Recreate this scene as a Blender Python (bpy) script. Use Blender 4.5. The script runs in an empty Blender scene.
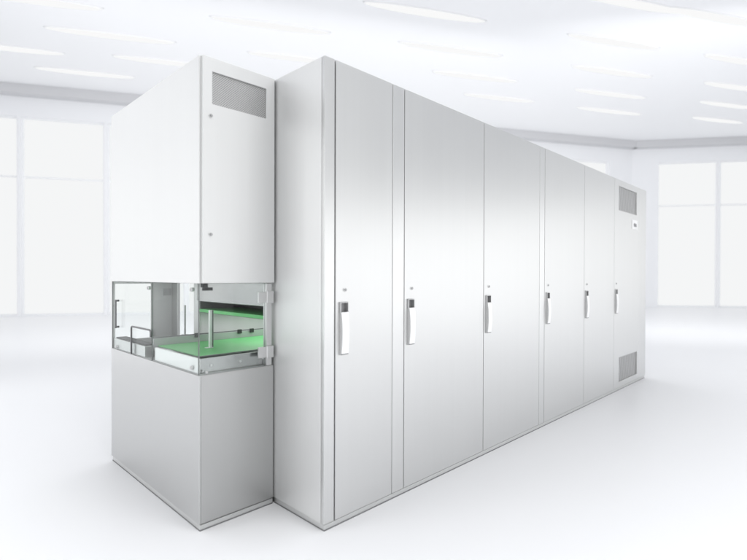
import bpy, bmesh, math, random
from mathutils import Vector
random.seed(4)
scene = bpy.context.scene
C = scene.collection

# ------------------------------------------------------------------ materials
def new_mat(name):
    m = bpy.data.materials.new(name); m.use_nodes = True
    nt = m.node_tree; nt.nodes.clear()
    out = nt.nodes.new('ShaderNodeOutputMaterial')
    return m, nt, out

def N(nt, typ, **kw):
    n = nt.nodes.new(typ)
    for k, v in kw.items():
        if hasattr(n, k) and k not in ('inputs',):
            setattr(n, k, v)
    return n

def principled(nt, out, color, rough=0.5, metallic=0.0, spec=0.5):
    b = nt.nodes.new('ShaderNodeBsdfPrincipled')
    b.inputs['Base Color'].default_value = (*color, 1)
    b.inputs['Roughness'].default_value = rough
    b.inputs['Metallic'].default_value = metallic
    b.inputs['Specular IOR Level'].default_value = spec
    nt.links.new(b.outputs[0], out.inputs[0])
    return b

def simple(name, color, rough=0.5, metallic=0.0, spec=0.5, var=0.04, scale=40):
    """plain paint, plastic or cast metal with a little uneven tone and gloss"""
    m, nt, out = new_mat(name)
    b = principled(nt, out, color, rough, metallic, spec)
    tc = N(nt, 'ShaderNodeTexCoord'); no = N(nt, 'ShaderNodeTexNoise')
    no.inputs['Scale'].default_value = scale; no.inputs['Detail'].default_value = 4
    nt.links.new(tc.outputs['Object'], no.inputs['Vector'])
    mr = N(nt, 'ShaderNodeMapRange')
    mr.inputs['To Min'].default_value = max(0.02, rough - var); mr.inputs['To Max'].default_value = min(1, rough + var)
    nt.links.new(no.outputs[0], mr.inputs['Value']); nt.links.new(mr.outputs[0], b.inputs['Roughness'])
    mx = N(nt, 'ShaderNodeMix', data_type='RGBA')
    mx.inputs['A'].default_value = (*[c * (1 - var * .5) for c in color], 1)
    mx.inputs['B'].default_value = (*[min(1, c * (1 + var * .5)) for c in color], 1)
    nt.links.new(no.outputs[0], mx.inputs['Factor']); nt.links.new(mx.outputs['Result'], b.inputs['Base Color'])
    return m

def steel(name, color=(.68, .683, .68), rough=0.38, aniso=0.55, grain=.4, metal=1.0):
    """brushed stainless steel, grain running up and down"""
    m, nt, out = new_mat(name)
    b = principled(nt, out, color, rough, metal)
    tc = N(nt, 'ShaderNodeTexCoord')
    mp = N(nt, 'ShaderNodeMapping'); mp.inputs['Scale'].default_value = (260, 260, 1.1)
    nt.links.new(tc.outputs['Object'], mp.inputs['Vector'])
    n1 = N(nt, 'ShaderNodeTexNoise'); n1.inputs['Scale'].default_value = 1; n1.inputs['Detail'].default_value = 5
    nt.links.new(mp.outputs[0], n1.inputs['Vector'])
    mp2 = N(nt, 'ShaderNodeMapping'); mp2.inputs['Scale'].default_value = (26, 26, .35)
    nt.links.new(tc.outputs['Object'], mp2.inputs['Vector'])
    n2 = N(nt, 'ShaderNodeTexNoise'); n2.inputs['Scale'].default_value = 1; n2.inputs['Detail'].default_value = 3
    nt.links.new(mp2.outputs[0], n2.inputs['Vector'])
    ad = N(nt, 'ShaderNodeMath', operation='ADD'); nt.links.new(n1.outputs[0], ad.inputs[0]); nt.links.new(n2.outputs[0], ad.inputs[1])
    mr = N(nt, 'ShaderNodeMapRange'); mr.inputs['From Min'].default_value = .6; mr.inputs['From Max'].default_value = 1.4
    mr.inputs['To Min'].default_value = rough - .05 * grain; mr.inputs['To Max'].default_value = rough + .05 * grain
    nt.links.new(ad.outputs[0], mr.inputs['Value']); nt.links.new(mr.outputs[0], b.inputs['Roughness'])
    mx = N(nt, 'ShaderNodeMix', data_type='RGBA')
    k = .035 * grain
    mx.inputs['A'].default_value = (*[c * (1 - k) for c in color], 1); mx.inputs['B'].default_value = (*[min(1, c * (1 + k)) for c in color], 1)
    mr2 = N(nt, 'ShaderNodeMapRange'); mr2.inputs['From Min'].default_value = .6; mr2.inputs['From Max'].default_value = 1.4
    nt.links.new(ad.outputs[0], mr2.inputs['Value']); nt.links.new(mr2.outputs[0], mx.inputs['Factor'])
    nt.links.new(mx.outputs['Result'], b.inputs['Base Color'])
    # stretch reflections across the grain
    b.inputs['Anisotropic'].default_value = aniso
    ge = N(nt, 'ShaderNodeNewGeometry'); cr = N(nt, 'ShaderNodeVectorMath', operation='CROSS_PRODUCT')
    cr.inputs[1].default_value = (0.001, 0.002, 1)
    nt.links.new(ge.outputs['Normal'], cr.inputs[0]); nt.links.new(cr.outputs[0], b.inputs['Tangent'])
    return m

def perforated(name):
    """sheet metal punched with a staggered grid of small round holes"""
    m, nt, out = new_mat(name)
    b = principled(nt, out, (.55, .55, .55), .4, 1.0)
    tc = N(nt, 'ShaderNodeTexCoord')
    sp = N(nt, 'ShaderNodeSeparateXYZ'); nt.links.new(tc.outputs['Object'], sp.inputs[0])
    p = .0100
    def math_(op, a, bb=None):
        n = N(nt, 'ShaderNodeMath', operation=op)
        for i, v in enumerate((a, bb)):
            if v is None: continue
            if isinstance(v, (int, float)): n.inputs[i].default_value = v
            else: nt.links.new(v, n.inputs[i])
        return n.outputs[0]
    u = math_('DIVIDE', math_('ADD', sp.outputs['X'], sp.outputs['Z']), p)
    v = math_('DIVIDE', math_('SUBTRACT', sp.outputs['X'], sp.outputs['Z']), p)
    fu = math_('SUBTRACT', math_('FRACT', u), .5); fv = math_('SUBTRACT', math_('FRACT', v), .5)
    d = math_('SQRT', math_('ADD', math_('MULTIPLY', fu, fu), math_('MULTIPLY', fv, fv)))
    hole = math_('LESS_THAN', d, .31)
    mx = N(nt, 'ShaderNodeMix', data_type='RGBA')
    mx.inputs['A'].default_value = (.55, .55, .55, 1); mx.inputs['B'].default_value = (.12, .12, .12, 1)
    nt.links.new(hole, mx.inputs['Factor']); nt.links.new(mx.outputs['Result'], b.inputs['Base Color'])
    return m

def louvre(name):
    """sheet pressed with rows of steep slanting slots"""
    m, nt, out = new_mat(name)
    b = principled(nt, out, (.55, .55, .55), .45, .8)
    tc = N(nt, 'ShaderNodeTexCoord'); wv = N(nt, 'ShaderNodeTexWave', wave_type='BANDS', bands_direction='X')
    mp = N(nt, 'ShaderNodeMapping'); mp.inputs['Rotation'].default_value = (0, math.radians(14), 0)
    nt.links.new(tc.outputs['Object'], mp.inputs['Vector']); nt.links.new(mp.outputs[0], wv.inputs['Vector'])
    wv.inputs['Scale'].default_value = 6.5; wv.inputs['Distortion'].default_value = .6; wv.inputs['Detail'].default_value = 1
    mx = N(nt, 'ShaderNodeMix', data_type='RGBA')
    mx.inputs['A'].default_value = (.29, .29, .29, 1); mx.inputs['B'].default_value = (.46, .46, .46, 1)
    nt.links.new(wv.outputs['Fac'], mx.inputs['Factor']); nt.links.new(mx.outputs['Result'], b.inputs['Base Color'])
    return m

def glass(name, tint=(.96, .975, .97), refl=1.0):
    m, nt, out = new_mat(name)
    tr = N(nt, 'ShaderNodeBsdfTransparent'); tr.inputs[0].default_value = (*tint, 1)
    gl = N(nt, 'ShaderNodeBsdfGlossy'); gl.inputs['Roughness'].default_value = .02
    lw = N(nt, 'ShaderNodeLayerWeight'); lw.inputs['Blend'].default_value = .5
    pw = N(nt, 'ShaderNodeMath', operation='POWER'); pw.inputs[1].default_value = 5
    nt.links.new(lw.outputs['Facing'], pw.inputs[0])
    fr = N(nt, 'ShaderNodeMath', operation='MULTIPLY_ADD'); fr.inputs[1].default_value = .8 * refl; fr.inputs[2].default_value = .025 * refl
    nt.links.new(pw.outputs[0], fr.inputs[0])
    mx = N(nt, 'ShaderNodeMixShader')
    nt.links.new(fr.outputs[0], mx.inputs[0]); nt.links.new(tr.outputs[0], mx.inputs[1]); nt.links.new(gl.outputs[0], mx.inputs[2])
    nt.links.new(mx.outputs[0], out.inputs[0])
    return m

def emitter(name, color, strength):
    m, nt, out = new_mat(name)
    e = N(nt, 'ShaderNodeEmission'); e.inputs[0].default_value = (*color, 1); e.inputs[1].default_value = strength
    nt.links.new(e.outputs[0], out.inputs[0])
    return m

M = {}
M['steel'] = steel('brushed_steel')
M['steel_post'] = steel('brushed_steel_post', rough=.34, aniso=.4, grain=.8)
M['steel_side'] = steel('brushed_steel_side', (.72, .723, .72), rough=.45, aniso=.3, grain=.35, metal=.65)
M['plinth'] = steel('satin_plinth', (.66, .664, .66), rough=.45, aniso=.2, grain=.5)
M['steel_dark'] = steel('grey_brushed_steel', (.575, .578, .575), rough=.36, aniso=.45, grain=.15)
M['steel_front_shaded'] = steel('front_shaded_steel', (.47, .473, .47), rough=.36, aniso=.45, grain=.15)  # lower tower steel with the front's darker reflection put into its colour
M['tray'] = steel('tray_steel', (.42, .42, .42), rough=.24, aniso=.3, grain=.8)
M['bright'] = simple('polished_steel', (.8, .8, .8), .22, 1.0)
M['satin'] = simple('satin_steel', (.62, .62, .62), .35, 1.0)
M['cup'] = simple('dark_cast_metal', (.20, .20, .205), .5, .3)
M['cup_grey'] = simple('grey_cast_metal', (.42, .42, .425), .45, .3)
M['rail'] = simple('grey_anodised_rail', (.46, .46, .47), .5, .2)
M['black'] = simple('black_rubber', (.018, .018, .02), .55)
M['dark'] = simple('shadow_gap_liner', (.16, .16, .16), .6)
M['white'] = simple('white_coating', (.84, .84, .84), .35)
M['lever'] = simple('bright_lever', (.9, .9, .9), .3, .1)
M['louvre'] = louvre('slotted_sheet')
M['vent'] = perforated('perforated_sheet')
M['glass'] = glass('clear_acrylic', refl=.5)
M['glass_edge'] = simple('acrylic_edge', (.20, .215, .21), .3)
M['green'] = simple('green_solder_mask', (.135, .50, .175), .42, var=.12, scale=9)
M['grey_mark'] = simple('grey_print', (.22, .22, .23), .5)
M['frost'] = simple('pale_grey_sheet', (.78, .78, .78), .5)

# ------------------------------------------------------------------ mesh helpers
class MB:
    def __init__(self): self.bm = bmesh.new(); self.mi = 0
    def mat(self, i): self.mi = i; return self
    def box(self, x0, x1, y0, y1, z0, z1):
        vs = [self.bm.verts.new((x, y, z)) for z in (z0, z1) for y in (y0, y1) for x in (x0, x1)]
        for f in ((0,2,3,1),(4,5,7,6),(0,1,5,4),(2,6,7,3),(0,4,6,2),(1,3,7,5)):
            fc = self.bm.faces.new([vs[i] for i in f]); fc.material_index = self.mi
        return self
    def cyl(self, p, q, r, n=20, r2=None, smooth=True):
        p, q = Vector(p), Vector(q); ax = (q - p).normalized()
        a = ax.orthogonal().normalized(); b = ax.cross(a); r2 = r if r2 is None else r2
        A = [self.bm.verts.new(p + r * (a * math.cos(t) + b * math.sin(t))) for t in [2*math.pi*i/n for i in range(n)]]
        B = [self.bm.verts.new(q + r2 * (a * math.cos(t) + b * math.sin(t))) for t in [2*math.pi*i/n for i in range(n)]]
        for i in range(n):
            f = self.bm.faces.new((A[i], A[(i+1) % n], B[(i+1) % n], B[i])); f.smooth = smooth; f.material_index = self.mi
        f = self.bm.faces.new(A[::-1]); f.material_index = self.mi
        f = self.bm.faces.new(B); f.material_index = self.mi
        return self
    def tube(self, pts, r, n=12):
        """round rod following a polyline, one skin"""
        pts = [Vector(p) for p in pts]; rings = []
        prev = None
        for i, p in enumerate(pts):
            t = (pts[min(i+1, len(pts)-1)] - pts[max(i-1, 0)]).normalized()
            a = (t.orthogonal() if prev is None else (prev - t * prev.dot(t))).normalized(); prev = a
            b = t.cross(a)
            rings.append([self.bm.verts.new(p + r * (a * math.cos(2*math.pi*k/n) + b * math.sin(2*math.pi*k/n))) for k in range(n)])
        for A, B in zip(rings, rings[1:]):
            for k in range(n):
                f = self.bm.faces.new((A[k], A[(k+1) % n], B[(k+1) % n], B[k])); f.smooth = True; f.material_index = self.mi
        for R in (rings[0][::-1], rings[-1]):
            f = self.bm.faces.new(R); f.material_index = self.mi
        return self
    def sheet(self, plane, u0, u1, z0, z1, d0, d1, holes=()):
        """upright sheet with rectangular cut-outs; plane 'y' (u = x) or 'x' (u = y); d0..d1 its thickness"""
        us = sorted({u0, u1, *[h[0] for h in holes], *[h[1] for h in holes]})
        zs = sorted({z0, z1, *[h[2] for h in holes], *[h[3] for h in holes]})
        solid = lambda i, j: 0 <= i < len(us)-1 and 0 <= j < len(zs)-1 and not any(
            h[0] - 1e-9 <= us[i] and us[i+1] <= h[1] + 1e-9 and h[2] - 1e-9 <= zs[j] and zs[j+1] <= h[3] + 1e-9 for h in holes)
        cache = {}
        def V(i, j, k):
            if (i, j, k) not in cache:
                d = (d0, d1)[k]
                cache[(i, j, k)] = self.bm.verts.new((us[i], d, zs[j]) if plane == 'y' else (d, us[i], zs[j]))
            return cache[(i, j, k)]
        def F(*v):
            f = self.bm.faces.new(v); f.material_index = self.mi
        for i in range(len(us)-1):
            for j in range(len(zs)-1):
                if not solid(i, j): continue
                F(V(i,j,0), V(i+1,j,0), V(i+1,j+1,0), V(i,j+1,0))
                F(V(i,j,1), V(i,j+1,1), V(i+1,j+1,1), V(i+1,j,1))
                if not solid(i-1, j): F(V(i,j,0), V(i,j+1,0), V(i,j+1,1), V(i,j,1))
                if not solid(i+1, j): F(V(i+1,j,0), V(i+1,j,1), V(i+1,j+1,1), V(i+1,j+1,0))
                if not solid(i, j-1): F(V(i,j,0), V(i,j,1), V(i+1,j,1), V(i+1,j,0))
                if not solid(i, j+1): F(V(i,j+1,0), V(i+1,j+1,0), V(i+1,j+1,1), V(i,j+1,1))
        return self
    def build(self, name, mats, parent=None, origin=(0, 0, 0), bevel=0, seg=2):
        bmesh.ops.recalc_face_normals(self.bm, faces=self.bm.faces)
        o = Vector(origin)
        for v in self.bm.verts: v.co -= o
        me = bpy.data.meshes.new(name); self.bm.to_mesh(me); self.bm.free()
        ob = bpy.data.objects.new(name, me); C.objects.link(ob)
        for m in (mats if isinstance(mats, (list, tuple)) else [mats]): me.materials.append(m)
        if parent is not None:
            ob.parent = parent
            pw = Vector((0, 0, 0)); q = parent
            while q is not None: pw += q.location; q = q.parent
            ob.location = o - pw
        else:
            ob.location = o
        if bevel:
            b = ob.modifiers.new('bevel', 'BEVEL'); b.width = bevel; b.segments = seg; b.limit_method = 'ANGLE'
            b.angle_limit = math.radians(40); b.harden_normals = True
        return ob

def thing(name, label, cat, loc, group=None):
    o = bpy.data.objects.new(name, None); C.objects.link(o); o.location = loc; o.empty_display_size = .1
    o['label'] = label; o['category'] = cat
    if group: o['group'] = group
    return o

def tag(o, label, cat, group=None):
    o['label'] = label; o['category'] = cat
    if group: o['group'] = group
    return o

# ------------------------------------------------------------------ sizes (metres), fitted to the photograph
H = 2.0; ZB = .030; L = 4.43; D = 1.22; INS = .006
TW = .370; TA = .369; TB = 1.490          # tower: width, front and back
Z1, Z2 = .657, 1.045                      # glazed bay of the tower

# ------------------------------------------------------------------ long cabinet
cab = thing('machine_cabinet', 'long brushed steel machine cabinet with six tall doors, bow handles and thin plinth', 'cabinet', (0, 0, 0))
MB().box(INS, L-INS, INS, D, .004, ZB-.005).build('plinth', M['plinth'], cab, bevel=.002)
MB().box(INS-.001, L-INS+.001, INS-.001, D-.002, 0, .0045).build('contact_shade_strip', M['cup'], cab)  # dark strip added as the contact shade along the floor
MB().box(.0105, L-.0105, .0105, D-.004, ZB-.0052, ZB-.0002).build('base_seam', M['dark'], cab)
# end panel facing the tower, with the board opening and the upper slot
MB().sheet('x', .0165, D, ZB, H, 0, .012, holes=[(.43, 1.16, .664, .931)]).build('side_panel', M['steel_side'], cab, bevel=.0012)
MB().box(.012, L, .016, D, H-.012, H-.0005).build('top_panel', M['steel_side'], cab)
MB().box(.012, L-.012, D-.012, D-.0005, ZB, H-.0125).build('back_panel', M['steel_side'], cab)
MB().box(L-.012, L-.0004, .0165, D-.001, ZB, H-.0125).build('end_panel', M['steel_side'], cab)
MB().box(.0125, L-.0125, .024, .030, ZB, H-.0125).build('door_frame', M['dark'], cab)
# inside of the board opening
inn = MB()
inn.box(.0125, .62, 1.165, 1.175, .66, .935)       # rear liner
inn.box(.62, .63, .41, 1.175, .66, .935)           # far liner
inn.box(.0125, .62, .41, .42, .66, .935)           # near liner
inn.box(.0125, .62, .42, 1.165, .932, .938)        # roof liner
inn.box(.0125, .62, .42, 1.165, .652, .6595)       # floor liner
inn.build('opening_liner', M['white'], cab)
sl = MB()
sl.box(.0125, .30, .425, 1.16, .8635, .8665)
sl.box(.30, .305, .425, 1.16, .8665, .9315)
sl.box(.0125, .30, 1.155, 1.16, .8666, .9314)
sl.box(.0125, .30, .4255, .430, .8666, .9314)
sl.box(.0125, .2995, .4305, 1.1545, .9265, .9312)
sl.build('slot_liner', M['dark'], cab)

def strip(name, x0, x1, mat='steel_post', y0=0.0):
    return MB().box(x0, x1, y0, .022, ZB, H).build(name, M[mat], cab, bevel=.0022, seg=3)
strip('corner_post', 0.0, .0555)
strip('filler_strip', .4225, .5055)
strip('filler_strip', 1.9585, 2.0345)
strip('filler_strip', 4.1895, L)

def add_lock(parent, x, y, z, r=.0085):
    m = MB(); m.mat(0).cyl((x, y+.004, z), (x, y-.004, z), r, 24).mat(1).cyl((x, y-.0035, z), (x, y-.0048, z), r*.72, 20)
    m.mat(0).box(x-.0012, x+.0012, y-.0056, y-.0046, z-r*.55, z+r*.55)
    return m.build('lock', [M['satin'], M['cup']], parent, origin=(x, y, z))

def add_handle(parent, x0):
    """raised narrow housing with an open cup at its top and a bowed pull lever below"""
    x1 = x0 + .047; zt, zm, zb = .965, .9205, .737
    fr = MB().sheet('y', x0, x1, zb, zt, -.010, -.0003, holes=[(x0+.0035, x1-.0035, zm+.002, zt-.0035)])
    fr.build('handle_housing', M['satin'], parent, origin=(x0, 0, zb), bevel=.0012)
    cup = MB()
    cup.box(x0+.0006, x1-.0006, .0125, .0145, zm-.004, zt-.0008)          # cup floor
    for a in (x0+.0002, x1-.0016): cup.box(a, a+.0014, .0004, .0145, zm-.004, zt-.0008)
    cup.build('handle_cup', M['cup_grey'], parent, origin=(x0, 0, zm))
    n = 18; bm = bmesh.new(); rings = []
    for i in range(n+1):
        t = i / n; z = zb + .0055 + (zm - zb - .0055) * t
        bow = .0125 + .0085 * math.sin(math.pi * (.04 + .92 * t)) ** .8
        wst = .0028 * math.sin(math.pi * t)
        a, b = x0 + .0022 + wst*.5, x1 - .0022 - wst
        e = .003
        prof = [(a, -.0105), (a, -bow+e*.6), (a+e*.3, -bow+e*.2), (a+e, -bow), (b-e, -bow), (b-e*.3, -bow+e*.2), (b, -bow+e*.6), (b, -.0105)]
        rings.append([bm.verts.new((px, py, z)) for px, py in prof])
    for A, B in zip(rings, rings[1:]):
        for k in range(len(A)):
            f = bm.faces.new((A[k], A[(k+1) % 8], B[(k+1) % 8], B[k])); f.smooth = k in (1, 2, 4, 5)
    bm.faces.new(rings[0][::-1]); bm.faces.new(rings[-1])
    mb = MB(); mb.bm.free(); mb.bm = bm
    mb.mat(1).box(x0+.003, x1-.003, -.0118, -.0102, zb+.001, zb+.0052)      # dark lower end piece
    return mb.build('handle', [M['lever'], M['cup']], parent, origin=(x0, 0, zb))

doors = [(.0615, .4195, None), (.5095, 1.2285, None), (1.2335, 1.9545, None), (2.0395, 2.7565, None), (2.7615, 3.4625, None), (3.4675, 4.1855, 'vents')]
for i, (x0, x1, extra) in enumerate(doors):
    hx = x0 + .0205
    holes = [(hx, hx+.047, .916, .9645)]
    vents = []
    if extra:
        vents = [(x0+.112, x1-.072, 1.712, 1.940), (x0+.140, x1-.035, .082, .314)]
        holes += vents
    dr = MB().sheet('y', x0, x1, ZB, H, 0, .020, holes=holes).build('door', M['steel'], cab, origin=(x0, 0, ZB), bevel=.0018)
    add_handle(dr, hx)
    add_lock(dr, x0 + .054, 0, 1.018)
    for (a, b, c, d) in vents:
        MB().box(a+.0003, b-.0003, .010, .014, c+.0003, d-.0003).build('vent', M['louvre'], dr, origin=(a, 0, c))
    if extra:
        dr['label'] = 'narrow looking last door with a perforated vent near its top and bottom and a small white badge'
        bx0, bx1, bz0, bz1 = x1-.225, x1-.055, 1.562, 1.655
        bd = MB().mat(0).box(bx0, bx1, -.003, -.0002, bz0, bz1).mat(1)
        for k in range(3):                                  # slanting grey emblem
            xx = bx0 + .045 + k*.030
            vs = [(xx, bz0+.060), (xx+.022, bz0+.060), (xx+.036, bz0+.026), (xx+.014, bz0+.026)]
            f = bd.bm.faces.new([bd.bm.verts.new((px, -.0042, pz)) for px, pz in vs]); f.material_index = 1
        bd.build('badge', [M['white'], M['grey_mark']], dr, origin=(bx0, 0, bz0))

# ------------------------------------------------------------------ loading tower
tw = thing('loading_tower', 'narrow steel loading tower with glazed middle bay and vented upper door beside the long cabinet', 'machine', (-TW, TA, 0))
X1 = -.0045                                # clear of the cabinet side
MB().box(-TW+INS, X1, TA+INS, TB-INS, .004, ZB-.005).build('plinth', M['plinth'], tw, bevel=.002)
MB().box(-TW+INS-.001, X1-.001, TA+INS-.001, TB-INS+.001, 0, .0045).build('contact_shade_strip', M['cup'], tw)  # added dark line, contact shade under the tower plinth
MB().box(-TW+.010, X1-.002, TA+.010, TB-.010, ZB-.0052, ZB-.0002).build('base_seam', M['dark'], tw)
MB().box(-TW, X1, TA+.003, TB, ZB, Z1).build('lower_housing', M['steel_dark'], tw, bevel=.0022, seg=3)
MB().box(-TW+.0085, X1-.002, TA-.0005, TA+.0028, ZB+.002, Z1-.003).build('lower_front_panel', M['steel_front_shaded'], tw, bevel=.0008)
MB().box(-TW, X1, TA+.004, TB, Z2, H).build('upper_housing', M['steel_side'], tw, bevel=.0022, seg=3)
vx0, vx1, vz0, vz1 = -.318, -.053, 1.804, 1.941
fd = MB().sheet('y', -TW+.0095, X1-.004, Z2+.001, H-.001, TA-.012, TA+.0035, holes=[(vx0, vx1, vz0, vz1)]).build('front_door', M['steel_side'], tw, origin=(-TW, TA, Z2), bevel=.0015)
MB().box(vx0+.0003, vx1-.0003, TA-.003, TA+.001, vz0+.0003, vz1-.0003).build('vent', M['vent'], fd, origin=(vx0, TA, vz0))
for z in (1.752, 1.252): add_lock(fd, -.326, TA-.012, z, .0085)

# glazed bay
zs0, zs1 = Z1 + .001, Z2 - .002
def pane(name, box, edge_axes, parent=tw):
    m = MB().mat(0).box(*box)
    ob = m.build(name, [M['glass'], M['glass_edge']], parent, origin=(box[0], box[2], box[4]))
    for p in ob.data.polygons:
        if abs(p.normal[edge_axes]) < .5: p.material_index = 1
    return ob
fg = pane('front_glass', (-.3655, -.048, TA+.006, TA+.011, zs0, zs1), 1)
sg = pane('side_glass', (-.3685, -.3635, TA+.013, .883, zs0, zs1), 0)
gd = pane('glass_door', (-.3685, -.3635, .887, 1.476, zs0, zs1), 0)
def screw(parent, p, d, r=.0085):
    p = Vector(p); d = Vector(d)
    return MB().cyl(p + d*.003, p - d*.012, r, 20).cyl(p + d*.006, p + d*.003, r*.7, 20).build('screw', M['satin'], parent, origin=p)
screw(gd, (-.3685, .937, 1.016), (-1, 0, 0))
screw(gd, (-.3685, 1.405, .672), (-1, 0, 0))
screw(sg, (-.3685, .451, 1.018), (-1, 0, 0))
screw(sg, (-.3685, .446, .682), (-1, 0, 0))
screw(fg, (-.335, TA+.006, .668), (0, -1, 0), .005)
hd = MB()
hd.tube([(-.386, 1.362, z) for z in (.783, .80, .86, .92, .942)], .0046)
for z in (.790, .937): hd.cyl((-.3685, 1.362, z), (-.388, 1.362, z), .0055)
hd.build('handle', M['cup'], gd, origin=(-.3685, 1.362, .79))
# wire pull standing on the sill
pts = [(-.374, 1.152, .660), (-.374, 1.152, .796), (-.374, 1.149, .804), (-.374, 1.142, .808), (-.374, .900, .808), (-.374, .889, .804), (-.374, .885, .796), (-.374, .885, .775)]
MB().tube(pts, .0046).build('wire_pull', M['cup'], tw, origin=(-.374, 1.15, .66))
# sill, hinge post, hinges
MB().box(-.366, X1-.002, TA+.012, TB-.004, Z1+.0005, Z1+.003).build('bay_floor', M['satin'], tw)
MB().sheet('y', -TW, X1, Z1+.001, Z2-.001, TB-.010, TB-.002, holes=[(-.352, -.150, .70, 1.03)]).build('bay_back_panel', M['frost'], tw)
MB().box(-.077, -.028, TB-.014, TB-.0105, .955, .998).build('sensor_plate', M['rail'], tw)
MB().box(-.040, -.012, TA+.004, TA+.034, Z1+.001, Z2-.001).build('hinge_post', M['satin'], tw, bevel=.002)
for z in (.953, .698):
    hg = MB()
    hg.box(-.088, -.046, TA-.004, TA+.0055, z, z+.050)
    hg.box(-.040, -.010, TA-.010, TA+.0035, z-.002, z+.053)
    hg.cyl((-.043, TA-.006, z-.003), (-.043, TA-.006, z+.054), .005)
    hg.build('hinge', M['satin'], tw, origin=(-.09, TA, z), bevel=.0015)
MB().box(-.350, -.325, TA+.013, TA+.030, 1.028, 1.0445).box(-.345, -.303, TA+.013, TA+.026, 1.014, 1.0275).build('cable_bracket', M['black'], tw)
# transport unit in the bay: front tray, rear belt rail, cross rail, guide post
tr = MB()
tr.mat(0).box(-.360, -.350, .402, .868, .661, .724)          # white side cheek
tr.mat(1).box(-.3495, X1-.006, .405, .413, .661, .722)        # steel front cheek
tr.mat(1).box(-.350, .60, .472, .476, .700, .7165)            # front board guide
tr.mat(1).box(-.349, -.305, .414, .866, .690, .694)           # inner ledge
tr.mat(1).box(-.305, -.301, .49, .955, .694, .712)
tr.build('conveyor_tray', [M['white'], M['tray']], tw)
MB().box(-.320, .60, .985, 1.000, .690, .752).mat(1).box(-.320, .60, 1.0005, 1.012, .735, .757).build('cross_rail', [M['rail'], M['cup']], tw)
for x in (-.105, .155, .235): MB().box(x, x+.022, .972, .9845, .741, .764).build('rail_clamp', M['black'], tw)
MB().mat(0).box(-.3625, -.300, .992, 1.470, .661, .716).mat(1).box(-.352, -.297, 1.012, 1.462, .7162, .7215).build('belt_rail', [M['satin'], M['black']], tw, bevel=.0012)
gp = MB().mat(0).box(-.152, -.140, .713, .725, .7195, .905).mat(1).box(-.1399, -.132, .713, .725, .7195, .905)
gp.mat(0).box(-.170, -.136, .706, .730, .7165, .7193)
gp.build('guide_post', [M['white'], M['cup']], tw)

MB().box(-.066, -.058, 1.196, 1.204, .735, .906).box(-.080, -.044, 1.185, 1.215, .7195, .735).build('reflection_post', [M['rail']], tw)  # added post imitating a vertical reflection inside the bay
MB().box(-.024, -.0065, 1.395, 1.475, Z1+.003, Z2-.002).build('rear_stile', M['satin'], tw, bevel=.001)
MB().box(-.345, -.010, .4765, .4795, .7168, .7215).build('board_clamp_strip', M['cup'], tw)
MB().box(-.300, -.215, .4798, .500, .7162, .7185).build('board_corner_rest', M['white'], tw)
ro = MB()
for y in (.56, .70, .84): ro.cyl((-.30, y, .700), (-.02, y, .700), .009, 16)
ro.build('roller_set', M['bright'], tw)
for x in (-.30, -.16, -.04): screw(tw, (x, .405, .690), (0, -1, 0), .006)
MB().box(-.0042, -.0012, .40, 1.17, .9345, 1.0425).build('bay_darkening_plate', M['tray'], tw)  # plate added to give the bay wall its darker reflections

# green boards travelling through the bay
b1 = MB().box(-.300, .58, .478, .983, .7128, .7158)
tag(b1.build('circuit_board', M['green'], None, origin=(0, .73, .714)), 'large green circuit board lying on the lower conveyor behind the glass', 'circuit board')
b2 = MB().box(.0015, .26, .436, 1.15, .8672, .884)
tag(b2.build('circuit_board', M['green'], None, origin=(.1, .8, .868)), 'green board edge showing in the dark upper slot of the cabinet side', 'circuit board')

# ------------------------------------------------------------------ the hall
def struct(o): o['kind'] = 'structure'; return o
m, nt, out = new_mat('pale_floor')
b = principled(nt, out, (.935, .94, .955), .34, 0, .35)
tc = N(nt, 'ShaderNodeTexCoord'); no = N(nt, 'ShaderNodeTexNoise'); no.inputs['Scale'].default_value = .7; no.inputs['Detail'].default_value = 3
nt.links.new(tc.outputs['Object'], no.inputs['Vector'])
mr = N(nt, 'ShaderNodeMapRange'); mr.inputs['To Min'].default_value = .28; mr.inputs['To Max'].default_value = .42
nt.links.new(no.outputs[0], mr.inputs['Value']); nt.links.new(mr.outputs[0], b.inputs['Roughness'])
M['floor'] = m
M['ceiling'] = simple('ceiling_paint', (.94, .945, .96), .8, var=.03, scale=.5)
M['wall'] = simple('wall_paint', (.94, .945, .96), .7, var=.02, scale=.4)
M['beam'] = simple('grey_beam', (.66, .66, .675), .7)
M['mullion'] = simple('pale_mullion', (.94, .945, .955), .6)
M['pane'] = emitter('daylit_frosted_window', (.985, .995, 1.0), .61)
M['lamp'] = emitter('ceiling_lamp_diffuser', (1, 1, 1), .63)

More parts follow.
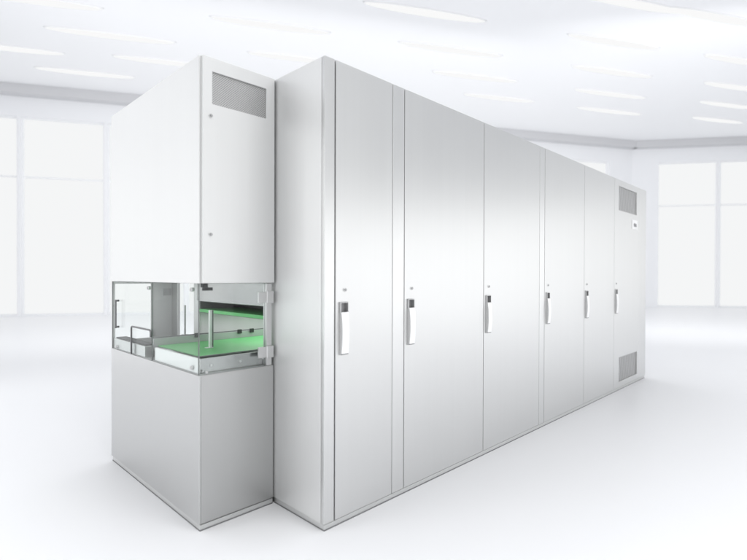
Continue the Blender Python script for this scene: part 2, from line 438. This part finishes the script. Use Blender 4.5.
me = MB(); me.bm.faces.new([me.bm.verts.new(v) for v in ((-30,-30,0),(45,-30,0),(45,40,0),(-30,40,0))])
struct(me.build('floor', M['floor']))
CH = 6.0
corner = Vector((17.944, 4.188, 0))
dl = Vector((math.sin(math.radians(-59.9)), math.cos(math.radians(-59.9)), 0))     # along the left wall, away from the corner
dr_ = Vector((math.sin(math.radians(145)), math.cos(math.radians(145)), 0))        # along the right wall
def local_wall(name, label, d, length, bays, flip):
    """wall built in its own frame: u along the wall, v into the room"""
    v = Vector((-d.y, d.x, 0)); v = v if v.dot(Vector((0, 0, 0)) - corner) > 0 else -v
    def to(bx, u0, u1, v0, v1, z0, z1):
        i0 = len(bx.bm.verts); bx.box(u0, u1, v0, v1, z0, z1); bx.bm.verts.ensure_lookup_table()
        for q in bx.bm.verts[i0:]:
            q.co = corner + d*q.co.x + v*q.co.y + Vector((0, 0, q.co.z))
    root = thing(name, label, 'wall', corner + d*length*.5)
    edges = [(a, b) for a, b in bays]
    m = MB(); last = 0
    z0, z1 = .02, 5.25
    for a, b in edges:
        to(m, last, a, -.30, 0, 0, CH); last = b
        to(m, a, b, -.30, 0, 0, z0); to(m, a, b, -.30, 0, z1, CH)
    to(m, last, length, -.30, 0, 0, CH)
    m.build('wall_face', M['wall'], root)
    m = MB(); to(m, 0, length, .002, .30, CH-.24, CH-.002); m.build('beam', M['beam'], root)
    for a, b in edges:
        m = MB(); t = .045
        to(m, a, a+t, -.20, -.10, z0, z1); to(m, b-t, b, -.20, -.10, z0, z1)
        for z in (z0, 3.66, z1-t): to(m, a+t, b-t, -.20, -.10, z, z+t)
        w = m.build('window', M['mullion'], root, origin=corner + d*(a+b)*.5)
        m = MB(); to(m, a+.02, b-.02, -.17, -.14, z0+.02, z1-.02); m.build('pane', M['pane'], w, origin=corner + d*(a+b)*.5)
    return root
local_wall('wall', 'long white rear wall with tall daylit windows behind the tower, left of the corner', dl, 36, [(1.0+k*2.05, 1.0+k*2.05+1.98) for k in range(16)], 1)
local_wall('wall', 'white end wall with tall daylit windows, right of the cabinet beyond the corner', dr_, 22, [(.9+k*2.05, .9+k*2.05+1.98) for k in range(9)], 0)
p = corner
ce = MB(); vs = [p + dl*36.0, p + Vector((2, 0, 0)), p + dr_*22.0]
nl = Vector((-dl.y, dl.x, 0)); nl = nl if nl.dot(-corner) > 0 else -nl
poly = [p + dl*36, p, p + dr_*22, p + dr_*22 + nl*1.0 + Vector((-12, -2, 0)), p + dl*10 + nl*14.5, p + dl*36 + nl*11]
top = [ce.bm.verts.new((q.x, q.y, CH+.15)) for q in poly]; bot = [ce.bm.verts.new((q.x, q.y, CH)) for q in poly]
ce.bm.faces.new(top); ce.bm.faces.new(bot[::-1])
for i in range(len(poly)): ce.bm.faces.new((bot[i], bot[(i+1) % len(poly)], top[(i+1) % len(poly)], top[i]))
struct(ce.build('ceiling', M['ceiling']))

# ------------------------------------------------------------------ camera
cam_d = bpy.data.cameras.new('camera'); cam = bpy.data.objects.new('camera', cam_d); C.objects.link(cam)
CAM = Vector((-1.2897, -1.5676, 1.0753)); YAW, PITCH, ROLL, F = .78981, -.0067526, .00286, 482.738
fw = Vector((math.sin(YAW)*math.cos(PITCH), math.cos(YAW)*math.cos(PITCH), math.sin(PITCH)))
r = Vector((math.cos(YAW), -math.sin(YAW), 0)); u = r.cross(fw)
r2 = r*math.cos(ROLL) + u*math.sin(ROLL); u2 = u*math.cos(ROLL) - r*math.sin(ROLL)
from mathutils import Matrix
R = Matrix((r2, u2, -fw)).transposed().to_4x4(); R.translation = CAM
cam.matrix_world = R
cam_d.sensor_fit = 'HORIZONTAL'; cam_d.sensor_width = 36; cam_d.lens = F/747*36
cam_d.clip_start = .05; cam_d.clip_end = 300
cam_d.dof.use_dof = True; cam_d.dof.focus_distance = 2.9; cam_d.dof.aperture_fstop = 1.35
scene.camera = cam

# ceiling lights: where each hangs and how long it is (floor-plan points on the ceiling)
def on_ceiling(px, py, z=CH-.05):
    d = fw + r2*((px-373.5)/F) - u2*((py-280)/F)
    return CAM + d*((z-CAM.z)/d.z)
LIGHTS = [(632, 5, 1.9, 'topmost of the row above the cabinet far end'),
          (615, 43.5, 1.9, 'second from top in the row above the cabinet far end'),
          (613, 73, 1.9, 'third from top in the row above the cabinet far end'),
          (611, 95, 1.9, 'second lowest in the row above the cabinet far end'),
          (610, 112, 1.9, 'lowest of the row above the cabinet far end'),
          (718, 19, 2.0, 'topmost of the row at the right edge'),
          (740, 62, 1.7, 'second from top in the right edge row'),
          (735, 88, 1.7, 'middle of the row at the right edge'),
          (728, 106, 1.7, 'second lowest in the right edge row'),
          (718, 121, 1.7, 'lowest of the row at the right edge'),
          (427, 14, 2.0, 'topmost of the row above the second door'),
          (452, 51, 2.0, 'lower one of the two above the second door'),
          (476, 78, 1.9, 'upper one of the two above the third door'),
          (500, 99, 1.8, 'lower one of the two above the third door'),
          (272, 27, 1.9, 'above the gap between tower and cabinet'),
          (292, 59, 1.6, 'just left of the cabinet near corner'),
          (35, 2, 1.8, 'in the top left corner'),
          (112, 37, 2.0, 'between top left corner and tower'),
          (165, 63, 1.8, 'closest to the sloping tower top edge'),
          (86, 74, 1.8, 'lowest on the left near the wall beam'),
          (14, 50, 1.6, 'cut by the left edge')]
def oval(mb, hl, hw, z0, z1, n=40, rings=5):
    """shallow oval dome, flat on top"""
    prev = None
    for k in range(rings):
        a = (math.pi/2) * k / (rings - .4); c_, s_ = math.cos(a), math.sin(a)
        ring = [mb.bm.verts.new((hl*c_*math.cos(t), hw*c_*math.sin(t), z1 + (z0-z1)*s_)) for t in [2*math.pi*i/n for i in range(n)]]
        if prev:
            for i in range(n):
                f = mb.bm.faces.new((prev[i], prev[(i+1) % n], ring[(i+1) % n], ring[i])); f.smooth = True
        else:
            mb.bm.faces.new(ring)
        prev = ring
    mb.bm.faces.new(prev[::-1])
for px, py, ln, nm in LIGHTS:
    c = on_ceiling(px, py)
    t = thing('ceiling_light', 'white ceiling strip light, ' + nm, 'ceiling light', c, 'white strip lights on the hall ceiling')
    for nme, mat, k, z0, z1 in (('housing', 'ceiling', 1.03, CH-.030, CH-.001), ('diffuser', 'lamp', 1.0, CH-.075, CH-.0255)):
        m = MB(); oval(m, ln/2*1.2*k, .10*k, z0, z1)
        for q in m.bm.verts: q.co = Vector((c.x, c.y, 0)) + dl*q.co.x + nl*q.co.y + Vector((0, 0, q.co.z))
        m.build(nme, M[mat], t, origin=c)

# ------------------------------------------------------------------ light
w = bpy.data.worlds.new('World'); scene.world = w; w.use_nodes = True
w.node_tree.nodes['Background'].inputs[0].default_value = (.97, .985, 1, 1)
w.node_tree.nodes['Background'].inputs[1].default_value = .5
def softbox(name, loc, target, sx, sy, radiance):
    l = bpy.data.lights.new(name, 'AREA'); l.shape = 'RECTANGLE'; l.size = sx; l.size_y = sy
    l.energy = radiance * math.pi * sx * sy
    o = bpy.data.objects.new(name, l); C.objects.link(o); o.location = loc
    o.rotation_euler = (Vector(target) - Vector(loc)).to_track_quat('-Z', 'Y').to_euler()
    return o
softbox('overhead_softbox', (2.2, -1.0, 7.5), (2.2, -1.0, 0), 10, 9, 3.2)  # this softbox and those below are unseen, added to light floor and steel
softbox('front_softbox', (5.4, -4.9, 1.22), (.8, 0, 1.22), 6.5, 2.4, .62)
softbox('tall_softbox', (1.5, -5.4, 2.6), (-.3, .37, 1.7), 1.7, 3.2, .85)
softbox('side_softbox', (-2.0, 4.2, 2.1), (-.37, .9, 2.1), 1.8, 4.1, .46)
softbox('left_softbox', (-6.0, 2.6, 1.7), (0, .1, 1.2), 2.6, 3.2, 2.0)
softbox('left_front_softbox', (-5.6, -3.4, 1.9), (0, .2, 1.2), 3.0, 3.6, .7)
softbox('right_softbox', (11.0, -3.2, 2.3), (3.4, 0, 1.6), 3.8, 4.4, .2)
# unseen fill lamps turned towards the two hall walls, added to brighten them
softbox('wall_fill', (3.4, 5.0, 3.7), (8.2, 13.2, .6), 10, 3, .75)
softbox('wall_fill', (9.0, -.6, 3.7), (17.2, 5.1, .8), 6, 3, 1.0)
# unseen fill lamps added under the bay roof and inside the board opening
softbox('bay_fill', (-.19, .92, 1.040), (-.19, .92, 0), .22, .8, .75)
softbox('opening_fill', (.30, .80, .855), (.30, .80, 0), .5, .5, 1.15)

# ------------------------------------------------------------------ render settings
vs_ = scene.view_settings; vs_.view_transform = 'Standard'; vs_.look = 'None'; vs_.exposure = .6; vs_.gamma = 1; vs_.use_curve_mapping = False
scene.render.engine = 'CYCLES'
cy = scene.cycles
cy.max_bounces = 12; cy.diffuse_bounces = 5; cy.glossy_bounces = 6; cy.transparent_max_bounces = 16
cy.use_denoising = True; cy.caustics_reflective = False; cy.sample_clamp_indirect = 4
